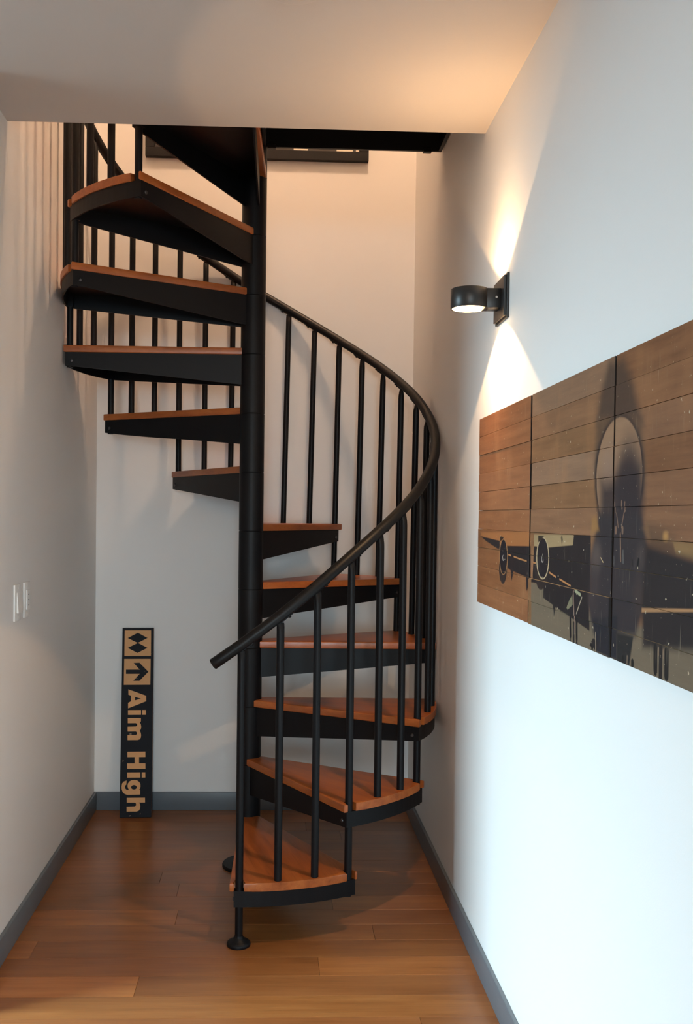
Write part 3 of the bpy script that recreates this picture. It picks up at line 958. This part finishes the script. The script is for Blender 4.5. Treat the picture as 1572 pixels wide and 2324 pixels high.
def decal(name, z, outer, holes=(), mat='tan', lift=.0006):
    cu = bpy.data.curves.new(name, 'CURVE')
    cu.dimensions = '2D'
    cu.fill_mode = 'BOTH'
    cu.extrude = .0003
    for loop in [outer] + list(holes):
        sp = cu.splines.new('POLY')
        pts = [uv(z(*q)) for q in loop]
        sp.points.add(len(pts) - 1)
        for pnt, (a, b) in zip(sp.points, pts):
            pnt.co = (a, b, 0, 1)
        sp.use_cyclic_u = True
    tmp = bpy.data.objects.new(name, cu)
    COL.objects.link(tmp)
    me = bpy.data.meshes.new_from_object(tmp)
    bpy.data.objects.remove(tmp)
    bpy.data.curves.remove(cu)
    me.name = name
    me.transform(Matrix.Rotation(PI / 2, 4, 'X'))      # (u, v) -> board face (x, z)
    me.materials.clear()
    d = link(name, me, M[mat], o)
    d.location = (0, -lift, 0)
    return d
decal('square', zA, [(418, 290), (997, 290), (990, 862), (410, 862)])
decal('diamond', zA, [(483, 462), (707, 345), (920, 462), (703, 573)], mat='sign', lift=.0013)
decal('diamond', zA, [(483, 683), (707, 571), (917, 683), (697, 797)], mat='sign', lift=.0013)
decal('square', zA, [(407, 930), (985, 930), (975, 1505), (397, 1505)])
decal('arrow', zA, [(445, 1168), (745, 1168), (612, 1018), (740, 1015), (935, 1217), (735, 1420), (602, 1418), (745, 1262), (445, 1262)], mat='sign', lift=.0013)
decal('letter', zA, [(495, 1605), (885, 1750), (885, 1870), (490, 2025), (490, 1905), (553, 1870), (553, 1745), (497, 1725)], [[(640, 1775), (770, 1812), (640, 1850)]])
decal('letter', zA, [(487, 2065), (770, 2065), (770, 2170), (487, 2170)])
decal('letter_dot', zA, [(800, 2065), (878, 2065), (878, 2170), (800, 2170)])
decal('letter', zB, [(445, 100), (708, 100), (706, 170), (685, 195), (705, 225), (714, 280), (705, 330), (680, 362), (702, 395), (712, 450), (705, 500),
                     (680, 535), (640, 548), (440, 548), (440, 445), (605, 445), (625, 430), (630, 410), (620, 385), (605, 375), (442, 375), (442, 275),
                     (605, 272), (630, 258), (636, 238), (625, 215), (605, 205), (445, 205)])
decal('letter', zB, [(437, 782), (795, 782), (795, 892), (668, 892), (668, 1018), (795, 1018), (795, 1130), (432, 1130), (432, 1018), (580, 1018), (580, 892), (437, 892)])
decal('letter', zB, [(432, 1200), (692, 1200), (692, 1305), (432, 1305)])
decal('letter_dot', zB, [(722, 1200), (792, 1200), (792, 1305), (722, 1305)])
decal('letter', zB, [(688, 1645), (430, 1648), (380, 1630), (340, 1590), (320, 1530), (318, 1480), (330, 1420), (365, 1380), (420, 1360), (413, 1445),
                     (392, 1460), (385, 1490), (393, 1525), (420, 1545), (465, 1545), (445, 1510), (437, 1470), (445, 1420), (475, 1380), (520, 1358),
                     (570, 1352), (625, 1360), (668, 1390), (692, 1430), (696, 1480), (685, 1525), (665, 1550), (688, 1550)],
      [[(565 + 57 * math.cos(a * PI / 10), 1497 + 45 * math.sin(a * PI / 10)) for a in range(20)]])
decal('letter', zB, [(422, 1708), (785, 1708), (785, 1805), (665, 1805), (685, 1840), (690, 1890), (680, 1935), (655, 1970), (610, 1985), (418, 1985),
                     (418, 1885), (580, 1880), (603, 1865), (608, 1845), (600, 1818), (580, 1805), (422, 1805)])

# ------------------------------------------------------------------ wall switches
def switch(y0, label, dimmer):
    w, h = .074, .118
    root = tag(empty('light_switch', (XL, y0 + w / 2, 1.0365)), label, 'light switch', 'switches on the left wall')
    bm = bmesh.new()
    box(bm, (0, -w / 2, 0), (.0065, w / 2, h), .0022, 2)
    link('cover_plate', to_mesh(bm, 'cover_plate', True, R(40)), M['white_plastic'], root)
    if not dimmer:
        bm = bmesh.new()
        y_, z_ = .0165, .033
        a = [(.0062, -y_, h / 2 - z_), (.0062, y_, h / 2 - z_), (.0062, y_, h / 2 + z_), (.0062, -y_, h / 2 + z_)]
        b = [(.0125, -y_, h / 2 - z_), (.0125, y_, h / 2 - z_), (.0074, y_, h / 2 + z_), (.0074, -y_, h / 2 + z_)]
        va, vb = [bm.verts.new(q) for q in a], [bm.verts.new(q) for q in b]
        bm.faces.new(va[::-1])
        bm.faces.new(vb)
        for i in range(4):
            j = (i + 1) % 4
            bm.faces.new((va[i], va[j], vb[j], vb[i]))
        link('rocker', to_mesh(bm, 'rocker'), M['white_plastic'], root)
    else:
        ro = boxes('rocker', [((.0062, -.0165, h / 2 - .033), (.0105, .0165, h / 2 + .033))], M['white_plastic'], root, .001)
        for q in (-.018, 0, .018):
            boxes('indicator_slot', [((.0103, -.006, h / 2 + q - .0015), (.0108, .006, h / 2 + q + .0015))], M['slot'], ro)
    for zz in (.012, h - .012):
        bm = bmesh.new()
        lathe(bm, [(.003, .0060), (.003, .0072), (0, .0076)], 10)
        s = link('screw', to_mesh(bm, 'screw', True, R(40)), M['white_plastic'], root)
        s.location = (0, 0, zz)
        s.rotation_euler = (0, PI / 2, 0)
switch(3.115, 'white wall switch with a tilted rocker, nearer of the two', False)
switch(3.232, 'white wall switch with a flat slotted rocker, farther of the two', True)

# ------------------------------------------------------------------ framed picture high on the back wall
FX0, FX1, FZ0, FZ1 = -.615, .4164, 3.037, 3.80
fr = tag(empty('framed_picture', ((FX0 + FX1) / 2, YB, FZ0)), 'wide black framed picture high on the back wall, mostly hidden by the landing', 'picture')
W2, H2, RL = (FX1 - FX0) / 2, FZ1 - FZ0, .043
bm = bmesh.new()
for lo_, hi_ in (((-W2, -.028, 0), (W2, 0, RL)), ((-W2, -.028, H2 - RL), (W2, 0, H2)), ((-W2, -.028, RL), (-W2 + RL, 0, H2 - RL)), ((W2 - RL, -.028, RL), (W2, 0, H2 - RL))):
    box(bm, lo_, hi_, .0015)
link('frame', to_mesh(bm, 'frame', True, R(40)), M['frame'], fr)
M['print_dark'] = plain('print_dark', (.03, .027, .026), .5)
M['print_pale'] = plain('print_pale', (.72, .68, .58), .5)
sheet = boxes('print', [((-W2 + RL, -.012, RL), (W2 - RL, -.004, H2 - RL))], M['print_dark'], fr)
xc = (FX0 + FX1) / 2
for a, b in ((.068, .135), (.268, .343), (.358, .372), (-.40, -.30)):
    boxes('pale_patch', [((a - xc, -.0126, RL + .002), (b - xc, -.012, RL + .20))], M['print_pale'], sheet)
